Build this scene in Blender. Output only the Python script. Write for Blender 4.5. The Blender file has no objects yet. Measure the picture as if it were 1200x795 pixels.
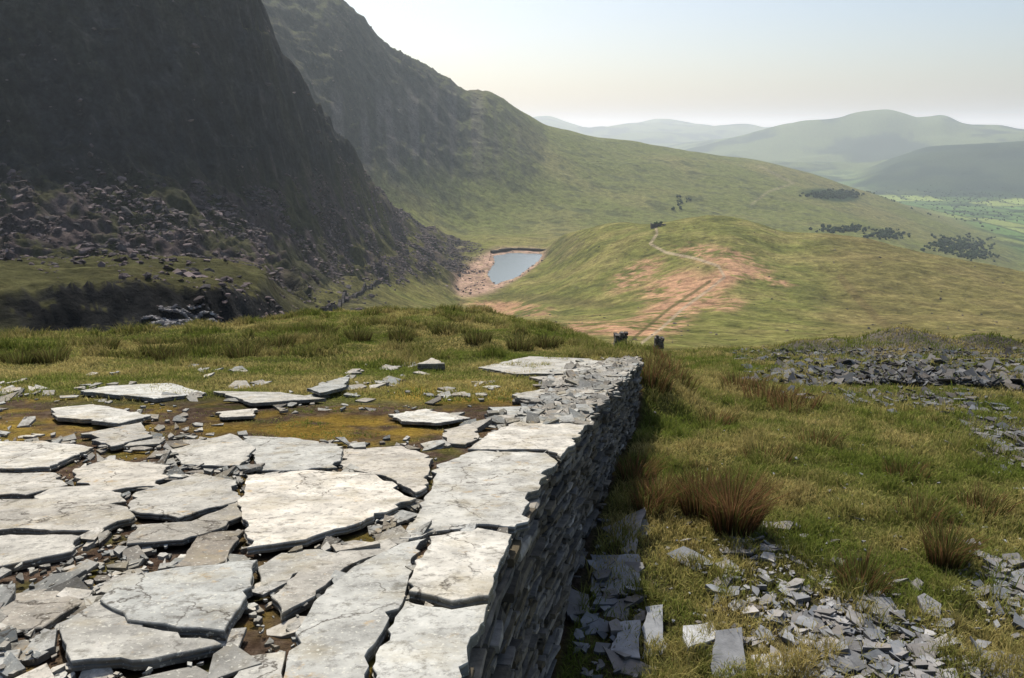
import bpy, math, random
import numpy as np
from mathutils import Vector
rng=np.random.default_rng(7); random.seed(7)
FP=933.0; CX=600.0; CY=397.5; P=math.radians(14.8); CP=math.cos(P); SP=math.sin(P)
def ray(px,py):
    u=(np.asarray(px,float)-CX)/FP; v=(np.asarray(py,float)-CY)/FP
    return u, CP-v*SP, -SP-v*CP
def sstep(t):
    t=np.clip(t,0,1); return t*t*(3-2*t)
def gnoise(x,y,seed=0):
    xi=np.floor(x).astype(np.int64); yi=np.floor(y).astype(np.int64)
    fx=x-xi; fy=y-yi
    def g(ix,iy,dx,dy):
        h=(ix*374761393+iy*668265263+seed*974634777)&0xffffffff
        h=((h^(h>>13))*1274126177)&0xffffffff
        h=h^(h>>16)
        a=(h&0xffff)/65536.0*2*math.pi
        return np.cos(a)*dx+np.sin(a)*dy
    u=fx*fx*fx*(fx*(fx*6-15)+10); v=fy*fy*fy*(fy*(fy*6-15)+10)
    a=g(xi,yi,fx,fy); b=g(xi+1,yi,fx-1,fy); c=g(xi,yi+1,fx,fy-1); d=g(xi+1,yi+1,fx-1,fy-1)
    return ((a*(1-u)+b*u)*(1-v)+(c*(1-u)+d*u)*v)*1.5
def fbm(x,y,sc,o=4,seed=0):
    s=0;a=1;t=0
    for k in range(o):
        s=s+a*gnoise(x/sc*2**k+k*17.3,y/sc*2**k-k*9.1,seed+k); t+=a; a*=.55
    return s/t
def sn(x,y,sc,seed): return float(gnoise(np.array([x/sc]),np.array([y/sc]),seed)[0])
# ---------------------------------------------------------------- near ground
WY=np.array([-4,2.2,3.23,4.73,7.25,13.04,30]); WX=np.array([-.75,-.151,-.058,.176,.74,2.19,6.5])
def xwall(y): return np.interp(y,WY,WX)
def zplat(y): return -1.26-.2*y
RY=[-60,-5,3,5,8,11,14,20,60]; RZ=[-3.0,-3.6,-3.85,-3.92,-4.05,-4.5,-5.2,-6.8,-17]
def znear(x,y):
    zl=zplat(np.clip(y,-3,60))-.03
    zr=np.interp(y,RY,RZ)-.015*np.clip(x-2,0,30)
    w=np.where(y<12.5,.16,.16+(y-12.5)*.8)
    s=sstep((x-(xwall(y)-.33))/w)
    return zl*(1-s)+zr*s
# ---------------------------------------------------------------- loft lines
L=[]
L.append([(-400,415,22),(0,399,22),(100,396,22),(200,391,23),(300,380,24),(370,372,24),(450,368,24),(560,373,22),(640,388,20.5),(700,408,20),(740,432,20),(800,447,20.5),(900,452,21),(1200,455,23),(1600,470,26)])
L.append([(-400,445,45),(0,428,45),(370,402,50),(560,402,50),(640,403,52),(700,408,55),(760,407,60),(850,409,60),(1000,412,62),(1200,416,65),(1600,430,70)])
L.append([(-400,392,108),(0,392,108),(100,390,110),(200,390,112),(330,392,118),(430,404,130),(560,408,130),(640,412,130),(700,416,130),(850,425,130),(1200,440,140),(1600,450,140)])
L.append([(-400,330,118),(0,338,118),(80,342,118),(150,334,120),(250,340,122),(310,354,132),(360,374,200),(430,378,250),(530,372,300),(640,388,290),(700,394,280),(760,396,260),(850,402,260),(1000,408,260),(1200,412,270),(1600,430,270)])
L.append([(-400,298,330),(0,302,330),(200,300,340),(300,305,400),(400,325,560),(470,335,680),(540,349,800),(590,348,800),(640,345,740),(700,340,680),(800,335,600),(850,335,580),(930,345,580),(1050,355,580),(1200,375,560),(1600,400,550)])
L.append([(-400,180,450),(0,200,450),(150,215,455),(250,225,500),(330,228,580),(400,245,720),(470,285,930),(540,296,1120),(590,292,1140),(640,292,1130),(665,278,1040),(700,267,960),(740,264,920),(770,263,900),(810,258,890),(850,256,880),(885,261,880),(920,274,880),(1000,279,880),(1100,300,880),(1200,322,880),(1600,370,880)])
L.append([(-400,-330,640),(0,-230,640),(150,-150,640),(240,-80,650),(285,-30,660),(303,5,680),(322,52,700),(345,92,720),(370,132,760),(400,172,830),(430,213,900),(455,245,980),(490,270,1100),(540,283,1250),(638,284,1250),(665,282,1240),(700,284,1200),(770,284,1150),(850,290,1150),(1000,315,1150),(1200,350,1150),(1600,400,1150)])
L.append([(-400,-150,1100),(0,-50,1100),(200,20,1150),(300,75,1200),(345,135,1250),(400,200,1300),(440,238,1350),(500,266,1400),(540,276,1450),(590,274,1480),(640,270,1500),(700,272,1500),(770,270,1550),(850,275,1600),(920,282,1600),(1050,300,1600),(1200,325,1600),(1600,340,1600)])
L.append([(-400,-300,2000),(200,-130,2000),(300,-30,1900),(360,-12,1880),(398,0,1880),(420,20,1900),(434,32,1930),(442,48,1950),(462,62,2000),(500,80,2080),(530,98,2150),(548,108,2200),(575,110,2250),(592,118,2300),(615,133,2350),(640,149,2450),(700,163,2650),(760,171,2800),(850,181,2950),(900,191,3000),(950,206,3000),(1040,238,2900),(1100,265,2700),(1200,312,2400),(1600,330,2300)])
L.append(('flat',5200,-395))
L.append([(-400,222,6600),(640,212,6600),(800,212,6700),(880,204,6800),(950,202,7000),(1000,203,7000),(1040,190,7000),(1080,178,7000),(1120,171,7000),(1200,168,7000),(1600,150,7000)])
L.append([(-400,215,8600),(640,190,8600),(800,192,8600),(950,190,8600),(1080,185,8700),(1200,178,8700),(1600,165,8700)])
L.append([(-400,180,10500),(700,180,10500),(800,172,10500),(860,162,10500),(900,157,10500),(950,149,10500),(985,142,10500),(1005,136,10500),(1020,131,10500),(1042,129,10500),(1075,134,10500),(1108,137,10500),(1122,147,10500),(1150,151,10500),(1200,155,10500),(1600,150,10500)])
L.append([(-400,180,13500),(700,170,13500),(1200,172,13500),(1600,170,13500)])
L.append([(-400,140,18000),(600,146,18000),(622,137,18000),(645,136,18000),(670,146,18000),(690,150,18000),(740,147,18000),(775,141,18000),(850,147,18000),(920,149,18000),(1000,148,18000),(1200,154,18000),(1600,150,18000)])
L.append(('flat',26000,-500)); L.append(('flat',48000,-500))
azs=np.concatenate([np.linspace(-112,-43,60)[:-1],np.linspace(-43,42,1150),np.linspace(42,112,60)[1:]])*math.pi/180
NA=len(azs)
def lsp(a,b,n): return np.exp(np.linspace(math.log(a),math.log(b),n))
rs=np.concatenate([lsp(.5,2.2,40)[:-1],lsp(2.2,280,540)[:-1],lsp(280,2500,620)[:-1],lsp(2500,20000,240),lsp(20000,48000,16)[1:]])
NR=len(rs)
KR=[];KT=[]
def blur1(a,n):
    k=np.exp(-.5*(np.arange(-3*n,3*n+1)/n)**2);k/=k.sum()
    return np.convolve(np.pad(a,3*n,mode='edge'),k,'valid')
for ln in L:
    if ln[0]=='flat':
        KR.append(np.full(NA,float(ln[1]))); KT.append(np.full(NA,ln[2]/ln[1])); continue
    a=np.array(ln,float); x,y,z=ray(a[:,0],a[:,1]); az=np.arctan2(x,y); te=z/np.hypot(x,y)
    o=np.argsort(az); az=az[o]; te=te[o]; lr=np.log(a[o,2])
    KR.append(np.exp(blur1(np.interp(azs,az,lr),6))); KT.append(blur1(np.interp(azs,az,te),4))
KR=np.array(KR); KZ=KR*np.array(KT)
def pchip(xk,yk,x):
    h=np.diff(xk); d=np.diff(yk)/h; m=np.zeros_like(yk)
    w1=2*h[1:]+h[:-1]; w2=h[1:]+2*h[:-1]
    ok=d[:-1]*d[1:]>0
    den=np.where(ok,w1/np.where(ok,d[:-1],1)+w2/np.where(ok,d[1:],1),1)
    m[1:-1]=np.where(ok,(w1+w2)/den,0); m[0]=d[0]; m[-1]=d[-1]
    i=np.clip(np.searchsorted(xk,x)-1,0,len(h)-1)
    t=(x-xk[i])/h[i]
    return ((1+2*t)*(1-t)**2*yk[i]+t*(1-t)**2*h[i]*m[i]+t*t*(3-2*t)*yk[i+1]+t*t*(t-1)*h[i]*m[i+1])
Z=np.zeros((NA,NR))
nr=np.array([9.,12.,15.])
for i,a in enumerate(azs):
    zn=znear(nr*math.sin(a),nr*math.cos(a))
    Z[i]=pchip(np.concatenate([nr,KR[:,i]]),np.concatenate([zn,KZ[:,i]]),rs)
R=np.broadcast_to(rs,(NA,NR)); A=np.broadcast_to(azs[:,None],(NA,NR))
X=R*np.sin(A); Y=R*np.cos(A)
w=sstep((R-11)/3.5); Z=znear(X,Y)*(1-w)+Z*w
def proj(x,y,z):
    d=y*CP-z*SP; d=np.where(d<.01,.01,d)
    v=-(y*SP+z*CP)/d
    return CX+FP*x/d, CY+FP*v
PX,PY=proj(X,Y,Z)
def blob(cx,cy,sx,sy,r0=0,r1=1e9,soft=.5,rot=0):
    dx=PX-cx; dy=PY-cy
    if rot:
        c,s=math.cos(rot),math.sin(rot); dx,dy=dx*c+dy*s,-dx*s+dy*c
    q=np.sqrt((dx/sx)**2+(dy/sy)**2)
    return sstep((1-q)/soft+.5)*((R>r0)&(R<r1))
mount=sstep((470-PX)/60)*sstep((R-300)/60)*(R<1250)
spur=sstep((R-1150)/150)*(R<2700)*sstep((650-PX)/150)*sstep((230-PY)/60)
gslope=blob(455,352,95,24,170,900,.6)
scree=sstep((R-260)/60)*(R<1250)*sstep((575-PX)/60)*sstep((345-PY)/20)*sstep((PY-190)/50)*(1-.85*gslope)
outcrop=blob(160,364,175,30,60,160,.6)
bench=sstep((430-PX)/60)*(R>118)*(R<420)
rockm=np.clip(mount+.8*spur+.6*scree+outcrop+.35*bench,0,1)*(1-.7*gslope)
lam=1400.
k=0
rel=np.zeros_like(Z)
lo_=np.where((R>280)&(R<2600),.0055,.012)
while lam>.12:
    wt=sstep((lam/R-lo_)/(lo_*1.2))*sstep((.20-lam/R)/.08)
    if wt.max()>0:
        cols=np.where(wt.max(axis=0)>0)[0]; j0,j1=cols[0],cols[-1]+1
        n=gnoise(X[:,j0:j1]/lam+k*3.7,Y[:,j0:j1]/lam-k*5.1,k)
        rid=.45-np.abs(n)*1.6
        rm=rockm[:,j0:j1]; sp=spur[:,j0:j1]
        ag=.035+.02*(lam<3)
        ar=np.where(lam/R[:,j0:j1]>.07,.10,.30)*(1-.4*sp)
        rel[:,j0:j1]+=wt[:,j0:j1]*lam*((1-rm)*ag*n+rm*ar*rid)
    lam/=2;k+=1
rel*=np.where(R<14,np.where(X<xwall(Y)+.1,.25,.8),1)*(1-.7*sstep((R-2600)/1000)*(R<6000))
rel*=1+1.0*sstep((R-6000)/2000)
rib=gnoise(A*26+gnoise(A*9,np.log(R)*6,5)*1.4,np.log(R)*4,77); rib2=gnoise(A*70+rib,np.log(R)*22,78)
ridg=gnoise(A*45,np.log(R)*1.3,79)
crest=sstep((2000-R)/500)
Z=Z+rel+rockm*(R>300)*(1-.6*scree)*R*(mount*(.018*(-np.abs(rib))+.007*rib2+.006)+spur*crest*(.006*rib-.008*np.abs(ridg)))*sstep((Z/R+.22)/.08)
tn_=fbm(X,Y,120,3,201)
ta=np.clip(mount*(1-.75*scree)*1.0+spur*crest*.8,0,1)*sstep(fbm(X,Y,160,3,205)*2+.6)
for hh,am in ((34.,.15),(13.,.17),(6.,.15)):
    ph=Z/hh*6.283+tn_*14+hh
    Z=Z+ta*am*hh*np.sin(ph)*.9
def mound(px,py,rr,sx,sy,h):
    x,y,z=ray(px,py); a=math.atan2(x,y); cx=rr*math.sin(a); cy=rr*math.cos(a)
    return h*np.exp(-((X-cx)/sx)**2-((Y-cy)/sy)**2)
mz=mound(1030,440,42,5,2.6,.75)+mound(1150,445,43,5,2.6,.6)+mound(945,432,44,3,2.2,.35)
Z=Z+mz*(1+.5*gnoise(X/2.2,Y/2.2,19))
def inpoly(px,py,poly):
    c=np.zeros(px.shape,bool); n=len(poly)
    for i in range(n):
        x1,y1=poly[i]; x2,y2=poly[(i+1)%n]
        if y1==y2: continue
        c^=((y1>py)!=(y2>py))&(px<(x2-x1)*(py-y1)/(y2-y1)+x1)
    return c
LZ=-171.0
def onlevel(px,py,z0):
    x,y,z=ray(px,py); t=z0/z; return x*t,y*t
shore=[(532,349),(541,325),(560,309),(577,297),(600,294),(639,296),(634,307),(612,324),(585,337),(560,345)]
water=[(580,333),(571,322),(581,308),(578,300),(600,297),(637,298),(631,306),(612,320),(598,328)]
PXl,PYl=proj(X,Y,np.full_like(Z,LZ))
sel=(R>600)&(R<1500)
inS=inpoly(PXl,PYl,shore)&sel; inW=inpoly(PXl,PYl,water)&sel
def blur2(m,n1,n2):
    m=m.astype(float)
    for ax,n in((0,n1),(1,n2)):
        kk=np.exp(-.5*(np.arange(-3*n,3*n+1)/n)**2);kk/=kk.sum()
        m=np.apply_along_axis(lambda q:np.convolve(q,kk,'same'),ax,m)
    return m
j0=np.searchsorted(rs,600);j1=np.searchsorted(rs,1500)
wS=np.zeros_like(Z);wW=np.zeros_like(Z)
wS[:,j0:j1]=blur2(inS[:,j0:j1],6,12);wW[:,j0:j1]=blur2(inW[:,j0:j1],1,2)
Sm=sstep(wS*1.9)
Z=Z*(1-Sm)+(LZ+1.2+1.0*gnoise(X/14,Y/14,9))*Sm
Z=Z-wW*3.2
PX,PY=proj(X,Y,Z)
dzr=np.gradient(Z,axis=1)/np.gradient(R,axis=1)
dza=np.gradient(Z,axis=0)/(np.gradient(A,axis=0)*R)
SL=np.hypot(dzr,dza)
def ground(x,y):
    x=np.asarray(x,float);y=np.asarray(y,float)
    r=np.hypot(x,y);a=np.arctan2(x,y)
    fi=np.interp(a,azs,np.arange(NA));fj=np.interp(r,rs,np.arange(NR))
    i=np.clip(fi.astype(int),0,NA-2);j=np.clip(fj.astype(int),0,NR-2);u=fi-i;v=fj-j
    return (Z[i,j]*(1-u)+Z[i+1,j]*u)*(1-v)+(Z[i,j+1]*(1-u)+Z[i+1,j+1]*u)*v
def hit(px,py,rmin=2,rmax=20000):
    x,y,z=ray(px,py);a=math.atan2(x,y);te=z/math.hypot(x,y)
    rr=np.exp(np.linspace(math.log(rmin),math.log(rmax),500))
    g=ground(rr*math.sin(a),rr*math.cos(a))
    d=g-rr*te; i=np.argmax(d>0); r=rr[i]
    return r*math.sin(a),r*math.cos(a),float(g[i]),r
# ---------------------------------------------------------------- terrain colour
def mixc(C,col,m): return C*(1-m[...,None])+np.array(col)*m[...,None]
n1=fbm(X,Y,60,4,20); n2=fbm(X,Y,9,4,30); n3=fbm(X,Y,1.3,4,40); n4=fbm(X,Y,400,4,50)
C=np.zeros(Z.shape+(3,))+np.array((.15,.155,.042))
C=mixc(C,(.27,.22,.09),sstep(n1*1.5+.35)*.55*(R>60))
C=mixc(C,(.085,.09,.03),sstep(-n1*2.4-.05)*.65*(R>200)*(R<1200))
C=mixc(C,(.07,.065,.03),sstep(n2*3-.5)*.6*(R>150)*(R<1200))
C=mixc(C,(.26,.22,.085),sstep(n2*1.8+.4)*.5*(R<120))
C=mixc(C,(.10,.12,.03),sstep(n3*2+.1)*.5*(R<60))
C=mixc(C,(.12,.14,.045),sstep((R-1200)/400)*.6)
C=mixc(C,(.23,.19,.085),sstep(n4*2+.2)*.45*(R>1200)*(R<4000))
C=mixc(C,(.055,.07,.03),sstep(n1*3-.1)*.65*(R>1200)*(R<4000))
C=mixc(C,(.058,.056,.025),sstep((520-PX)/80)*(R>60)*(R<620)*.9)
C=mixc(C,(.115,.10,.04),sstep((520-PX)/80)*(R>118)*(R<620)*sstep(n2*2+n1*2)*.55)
rk=np.clip(sstep((SL-.62+.35*n2+.2*n1)/.25)*(R>60),0,1)
rockcol=np.array((.030,.030,.032))
rockv=mixc(np.zeros_like(C)+rockcol,(.085,.077,.075),sstep(n2*2+.0)*.45)
veg=sstep((n1+.5*n2)*2+.1)
rr_=np.clip(rk*np.maximum(rockm,.35*(R<4000)),0,1)
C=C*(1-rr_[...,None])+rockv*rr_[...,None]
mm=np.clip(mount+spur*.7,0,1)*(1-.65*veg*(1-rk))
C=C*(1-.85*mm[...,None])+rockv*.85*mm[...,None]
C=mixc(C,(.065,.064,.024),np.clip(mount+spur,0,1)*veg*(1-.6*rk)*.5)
str_=gnoise(A*60,np.log(R)*2.5,93)+.5*gnoise(A*140,np.log(R)*5,94)
sc=scree*sstep(n2*1.8+n1*1.4+.5+str_*.9)
C=mixc(C,(.082,.063,.062),sc*.9)
C=mixc(C,(.07,.068,.026),scree*(1-sc)*.6)
C=mixc(C,(.11,.10,.035),scree*(1-sc)*.5*sstep((PX-380)/80))
ssc=spur*sstep((PY-90)/40)*sstep(str_*2.0+.35)
C=mixc(C,(.14,.118,.112),ssc*.65)
C=mixc(C,(.145,.135,.045),gslope*.75*sstep(n1*2+n2+.9))
C=mixc(C,(.022,.022,.022),outcrop*sstep((SL-.25)/.3))
for b in [(840,300,48,11,.15),(872,320,32,7,-.1),(745,322,34,13,-.5),(785,335,36,14,-.35),(830,338,50,14,-.55),(770,372,52,15,-.5),(795,360,40,22,-.9),(600,362,50,8,.1),(690,385,50,8,0),(845,356,28,9,0),(740,385,34,9,0),(905,330,26,5,.2)]:
    C=mixc(C,(.43,.25,.15),blob(b[0],b[1],b[2],b[3],180,1000,.9,b[4])*np.clip(.7+1.9*n1+2.4*n2,0,1)*.9)
def pline(pts,wd,r0,r1):
    m=np.full(Z.shape,1e9)
    for (x1,y1),(x2,y2) in zip(pts[:-1],pts[1:]):
        dx,dy=x2-x1,y2-y1;t=np.clip(((PX-x1)*dx+(PY-y1)*dy)/(dx*dx+dy*dy),0,1)
        m=np.minimum(m,np.hypot(PX-x1-t*dx,(PY-y1-t*dy)))
    return sstep((wd-m)/(wd*.6)+.3)*((R>r0)&(R<r1))
C=mixc(C,(.36,.29,.20),pline([(752,402),(775,385),(800,362),(830,340),(849,325),(842,312),(815,303),(780,296),(762,286),(770,274),(768,264)],1.7,150,1100)*.75)
C=mixc(C,(.09,.085,.03),pline([(738,400),(784,362),(832,330)],1.8,150,1100)*.8)
C=mixc(C,(.28,.24,.15),pline([(890,195),(930,215),(900,225),(880,240)],1.6,1500,3500)*.4)
C=mixc(C,(.08,.07,.03),blob(650,352,70,5,200,1000,1,.1)*.6)
C=mixc(C,(.09,.065,.03),pline([(985,325),(1005,350),(1030,375),(1060,400)],5,200,1000)*.55)
C=mixc(C,(.16,.12,.05),sstep((PX-930)/80)*(R>200)*(R<1100)*.5)
C=mixc(C,(.035,.03,.03),pline([(378,370),(402,354),(425,342),(445,332)],1.8,170,900)*.9)
def cells(x,y,s,seed):
    u_=x/s+.25*gnoise(x/s*.7,y/s*.7,seed);v_=y/s*.6+.25*gnoise(y/s*.7,x/s*.7,seed+1)
    gx=np.floor(u_);gy=np.floor(v_)
    h=(gx.astype(np.int64)*73856093^gy.astype(np.int64)*19349663)&1023
    e=np.minimum(np.minimum(u_-gx,1-(u_-gx)),np.minimum(v_-gy,1-(v_-gy)))
    return h/1023.,e
fl=sstep((-325-Z)/40)*(R>2200)*(R<9000)
cv,ce=cells(X,Y,210,3)
fc=np.array((.115,.20,.055))*(.55+.75*cv[...,None])+np.array((.08,.03,.01))*(cv[...,None]>.7)
fc=mixc(fc,(.03,.05,.02),(ce<.07)*.85)
C=C*(1-fl[...,None]*.95)+fc*fl[...,None]*.95
C=mixc(C,(.03,.055,.02),fl*sstep(fbm(X,Y,260,4,66)*5-.5))
far=(R>5600)
C=mixc(C,(.09,.13,.055),far*.6); C=mixc(C,(.022,.038,.024),far*sstep(fbm(X,Y,800,5,61)*5+.1)*.85)
C=mixc(C,(.018,.034,.022),(R>5400)*(R<7600)*sstep((PX-990)/50)*.8)
C=mixc(C,(.03,.05,.02),blob(975,229,32,7,2000,4000,.5,.12))
C=mixc(C,(.40,.27,.20),Sm*sstep((n2+.9)))
plat=sstep((xwall(Y)+.1-X)/.1)*sstep((9.3+1.2*gnoise(X/2,Y/2,12)-Y)/1.2)*(R<16)
along=sstep((xwall(Y)+.1-X)/.1)*sstep((X-xwall(Y)+1.5)/.5)*(Y<14)*(R<16)
pl=np.clip(plat+along,0,1)
m1=fbm(X,Y,.5,4,81); m2=fbm(X,Y,.12,4,82)
soil=mixc(np.zeros_like(C)+np.array((.13,.085,.058)),(.24,.18,.13),sstep(m2*2+.3)*.7)
soil=mixc(soil,(.36,.25,.05),sstep(m1*3+.0)*.75)
soil=mixc(soil,(.15,.15,.04),sstep(fbm(X,Y,.35,3,85)*3-.2)*.7)
C=C*(1-pl[...,None])+soil*pl[...,None]
MOSS=np.clip(blob(400,502,150,16,3,12,1)+blob(560,460,110,14,4,14,1)+blob(60,502,70,14,3,12,1)*.6,0,1)
C=mixc(C,(.50,.33,.06),MOSS*sstep(m1*2+.8)*.85)
hp=np.clip(mz/.3,0,1)
hp=np.clip(hp+blob(1060,468,150,8,20,60,1)+blob(1170,500,70,14,10,50,1)+blob(1185,535,50,12,8,40,1)+blob(1050,416,180,5,30,75,1),0,1)
C=mixc(C,(.13,.115,.105),hp*.9)
chip=np.clip(blob(1000,745,150,75,4,12,.8,.5)+blob(1185,690,60,40,4,12,.8)+blob(900,640,40,20,4,12,1)+blob(720,720,60,110,4,12,.7)*(X>xwall(Y)),0,1)
C=mixc(C,(.15,.12,.095),chip*sstep(m1*2+.6)*.8)
C=np.clip(C,.01,1)
me=bpy.data.meshes.new("hillside_terrain")
me.vertices.add(NA*NR); me.vertices.foreach_set("co",np.stack([X,Y,Z],-1).astype(np.float32).ravel())
ii,jj=np.meshgrid(np.arange(NA-1),np.arange(NR-1),indexing='ij')
q=np.stack([ii*NR+jj,(ii)*NR+jj+1,(ii+1)*NR+jj+1,(ii+1)*NR+jj],-1).reshape(-1,4)[:,::-1]
nf=len(q)
me.loops.add(nf*4); me.loops.foreach_set("vertex_index",q.astype(np.int32).ravel())
me.polygons.add(nf); me.polygons.foreach_set("loop_start",np.arange(0,nf*4,4,dtype=np.int32))
me.polygons.foreach_set("use_smooth",np.ones(nf,bool))
me.update(calc_edges=True)
ca=me.attributes.new("Col",'FLOAT_COLOR','POINT')
ca.data.foreach_set("color",np.concatenate([C,np.ones(C.shape[:2]+(1,))],-1).astype(np.float32).ravel())
terrain=bpy.data.objects.new("hillside_terrain",me); bpy.context.collection.objects.link(terrain)
# ---------------------------------------------------------------- materials
def newmat(name):
    m=bpy.data.materials.new(name); m.use_nodes=True; nt=m.node_tree
    b=nt.nodes['Principled BSDF']; b.inputs['Roughness'].default_value=.9
    b.inputs['Specular IOR Level'].default_value=.15
    return m,nt,b
def colmat(name,scale=3,lo=.6,hi=1.4,bump=.3,bscale=None,rough=.9,dist=.02,detail=12,spec=.15):
    m,nt,b=newmat(name); N=nt.nodes; K=nt.links
    at=N.new('ShaderNodeAttribute'); at.attribute_name='Col'
    ge=N.new('ShaderNodeNewGeometry')
    no=N.new('ShaderNodeTexNoise'); no.inputs['Scale'].default_value=scale; no.inputs['Detail'].default_value=detail; no.inputs['Roughness'].default_value=.62
    K.new(ge.outputs['Position'],no.inputs['Vector'])
    mr=N.new('ShaderNodeMapRange'); mr.inputs[1].default_value=.3; mr.inputs[2].default_value=.7; mr.inputs[3].default_value=lo; mr.inputs[4].default_value=hi
    K.new(no.outputs['Fac'],mr.inputs[0])
    vm=N.new('ShaderNodeVectorMath'); vm.operation='SCALE'
    K.new(at.outputs['Color'],vm.inputs[0]); K.new(mr.outputs[0],vm.inputs['Scale'])
    K.new(vm.outputs[0],b.inputs['Base Color'])
    b.inputs['Roughness'].default_value=rough; b.inputs['Specular IOR Level'].default_value=spec
    bp=None
    if bump:
        n2=N.new('ShaderNodeTexNoise'); n2.inputs['Scale'].default_value=bscale or scale; n2.inputs['Detail'].default_value=detail; n2.inputs['Roughness'].default_value=.65
        K.new(ge.outputs['Position'],n2.inputs['Vector'])
        bp=N.new('ShaderNodeBump'); bp.inputs['Strength'].default_value=bump; bp.inputs['Distance'].default_value=dist
        K.new(n2.outputs['Fac'],bp.inputs['Height']); K.new(bp.outputs[0],b.inputs['Normal'])
    return m,nt,b,vm,bp
mt,nt,b,vm,bp=colmat("hillside",.08,.5,1.5,.9,.08,.95,6.0,15,.03)
me.materials.append(mt)
N=nt.nodes;K=nt.links;ge=N.new('ShaderNodeNewGeometry')
def nz(scale,detail=6,rough=.6):
    n=N.new('ShaderNodeTexNoise'); n.inputs['Scale'].default_value=scale; n.inputs['Detail'].default_value=detail; n.inputs['Roughness'].default_value=rough
    K.new(ge.outputs['Position'],n.inputs['Vector']); return n
def mrange(src,a,b_,c=0,d_=1):
    m=N.new('ShaderNodeMapRange');
    for i_,v_ in zip((1,2,3,4),(a,b_,c,d_)): m.inputs[i_].default_value=v_
    K.new(src,m.inputs[0]); return m
def mixn(fac,src,col):
    m=N.new('ShaderNodeMix'); m.data_type='RGBA'; m.inputs['B'].default_value=col+(1,)
    K.new(fac,m.inputs['Factor']); K.new(src,m.inputs['A']); return m
fn=nz(22,8,.7); v2=N.new('ShaderNodeVectorMath');v2.operation='SCALE';K.new(vm.outputs[0],v2.inputs[0]);K.new(mrange(fn.outputs['Fac'],.35,.65,.6,1.4).outputs[0],v2.inputs['Scale'])
f3=nz(.35,6,.7); v3=N.new('ShaderNodeVectorMath');v3.operation='SCALE';K.new(v2.outputs[0],v3.inputs[0]);K.new(mrange(f3.outputs['Fac'],.35,.65,.65,1.35).outputs[0],v3.inputs['Scale']);K.new(v3.outputs[0],b.inputs['Base Color'])
bb=N.new('ShaderNodeBump');bb.inputs['Strength'].default_value=.9;bb.inputs['Distance'].default_value=.04;K.new(fn.outputs['Fac'],bb.inputs['Height']);K.new(bp.outputs[0],bb.inputs['Normal']);K.new(bb.outputs[0],b.inputs['Normal'])
ms,nt,b,vm,bp=colmat("weathered_slate",5,.6,1.3,.8,14,.85,.012,10,.1)
N=nt.nodes;K=nt.links
ge=N.new('ShaderNodeNewGeometry')
o_=mixn(mrange(nz(24,8,.75).outputs['Fac'],.52,.60,0,.6).outputs[0],vm.outputs[0],(.17,.165,.15))
o_=mixn(mrange(nz(3.3,9,.65).outputs['Fac'],.50,.68,0,.55).outputs[0],o_.outputs['Result'],(.30,.25,.15))
o_=mixn(mrange(nz(60,4,.6).outputs['Fac'],.60,.66,0,.7).outputs[0],o_.outputs['Result'],(.60,.585,.50))
o_=mixn(mrange(nz(9,7,.7).outputs['Fac'],.57,.67,0,.7).outputs[0],o_.outputs['Result'],(.11,.10,.075))
o_=mixn(mrange(nz(5.3,8,.72).outputs['Fac'],.60,.70,0,.65).outputs[0],o_.outputs['Result'],(.40,.25,.08))
vor=N.new('ShaderNodeTexVoronoi');vor.feature='DISTANCE_TO_EDGE';vor.inputs['Scale'].default_value=1.7
wn=nz(4,5,.6);va=N.new('ShaderNodeVectorMath');va.operation='MULTIPLY_ADD';va.inputs[1].default_value=(.35,.35,.35);K.new(wn.outputs['Color'],va.inputs[0]);K.new(ge.outputs['Position'],va.inputs[2]);K.new(va.outputs[0],vor.inputs['Vector'])
ck=mrange(vor.outputs['Distance'],.0,.014,1,0); cm=N.new('ShaderNodeMath');cm.operation='MULTIPLY';K.new(ck.outputs[0],cm.inputs[0]);K.new(mrange(nz(1.3,3).outputs['Fac'],.44,.54,0,.9).outputs[0],cm.inputs[1])
o_=mixn(cm.outputs[0],o_.outputs['Result'],(.05,.04,.03))
K.new(o_.outputs['Result'],b.inputs['Base Color'])
st=nz(2.6,6,.6); ml=N.new('ShaderNodeMath'); ml.operation='MULTIPLY'; ml.inputs[1].default_value=18; K.new(st.outputs['Fac'],ml.inputs[0])
fr=N.new('ShaderNodeMath'); fr.operation='FLOOR'; K.new(ml.outputs[0],fr.inputs[0])
b2=N.new('ShaderNodeBump'); b2.inputs['Strength'].default_value=1; b2.inputs['Distance'].default_value=.009
K.new(fr.outputs[0],b2.inputs['Height']); K.new(bp.outputs[0],b2.inputs['Normal']); K.new(b2.outputs[0],b.inputs['Normal'])
mw=colmat("wall_slate",9,.5,1.35,.8,18,.9,.015,8)[0]
mc=colmat("broken_slate",7,.7,1.25,.5,20,.7,.01,6,.3)[0]
mr_=colmat("scree_rock",.6,.7,1.3,.5,1,.95,.4,6)[0]
mg=bpy.data.materials.new("grass_blades");mg.use_nodes=True;nt=mg.node_tree;nt.nodes.remove(nt.nodes['Principled BSDF'])
at=nt.nodes.new('ShaderNodeAttribute');at.attribute_name='Col'
df=nt.nodes.new('ShaderNodeBsdfDiffuse');tr=nt.nodes.new('ShaderNodeBsdfTranslucent');mxs=nt.nodes.new('ShaderNodeMixShader');mxs.inputs[0].default_value=.4
nt.links.new(at.outputs['Color'],df.inputs[0]);nt.links.new(at.outputs['Color'],tr.inputs[0]);nt.links.new(df.outputs[0],mxs.inputs[1]);nt.links.new(tr.outputs[0],mxs.inputs[2]);nt.links.new(mxs.outputs[0],nt.nodes['Material Output'].inputs['Surface'])
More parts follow.
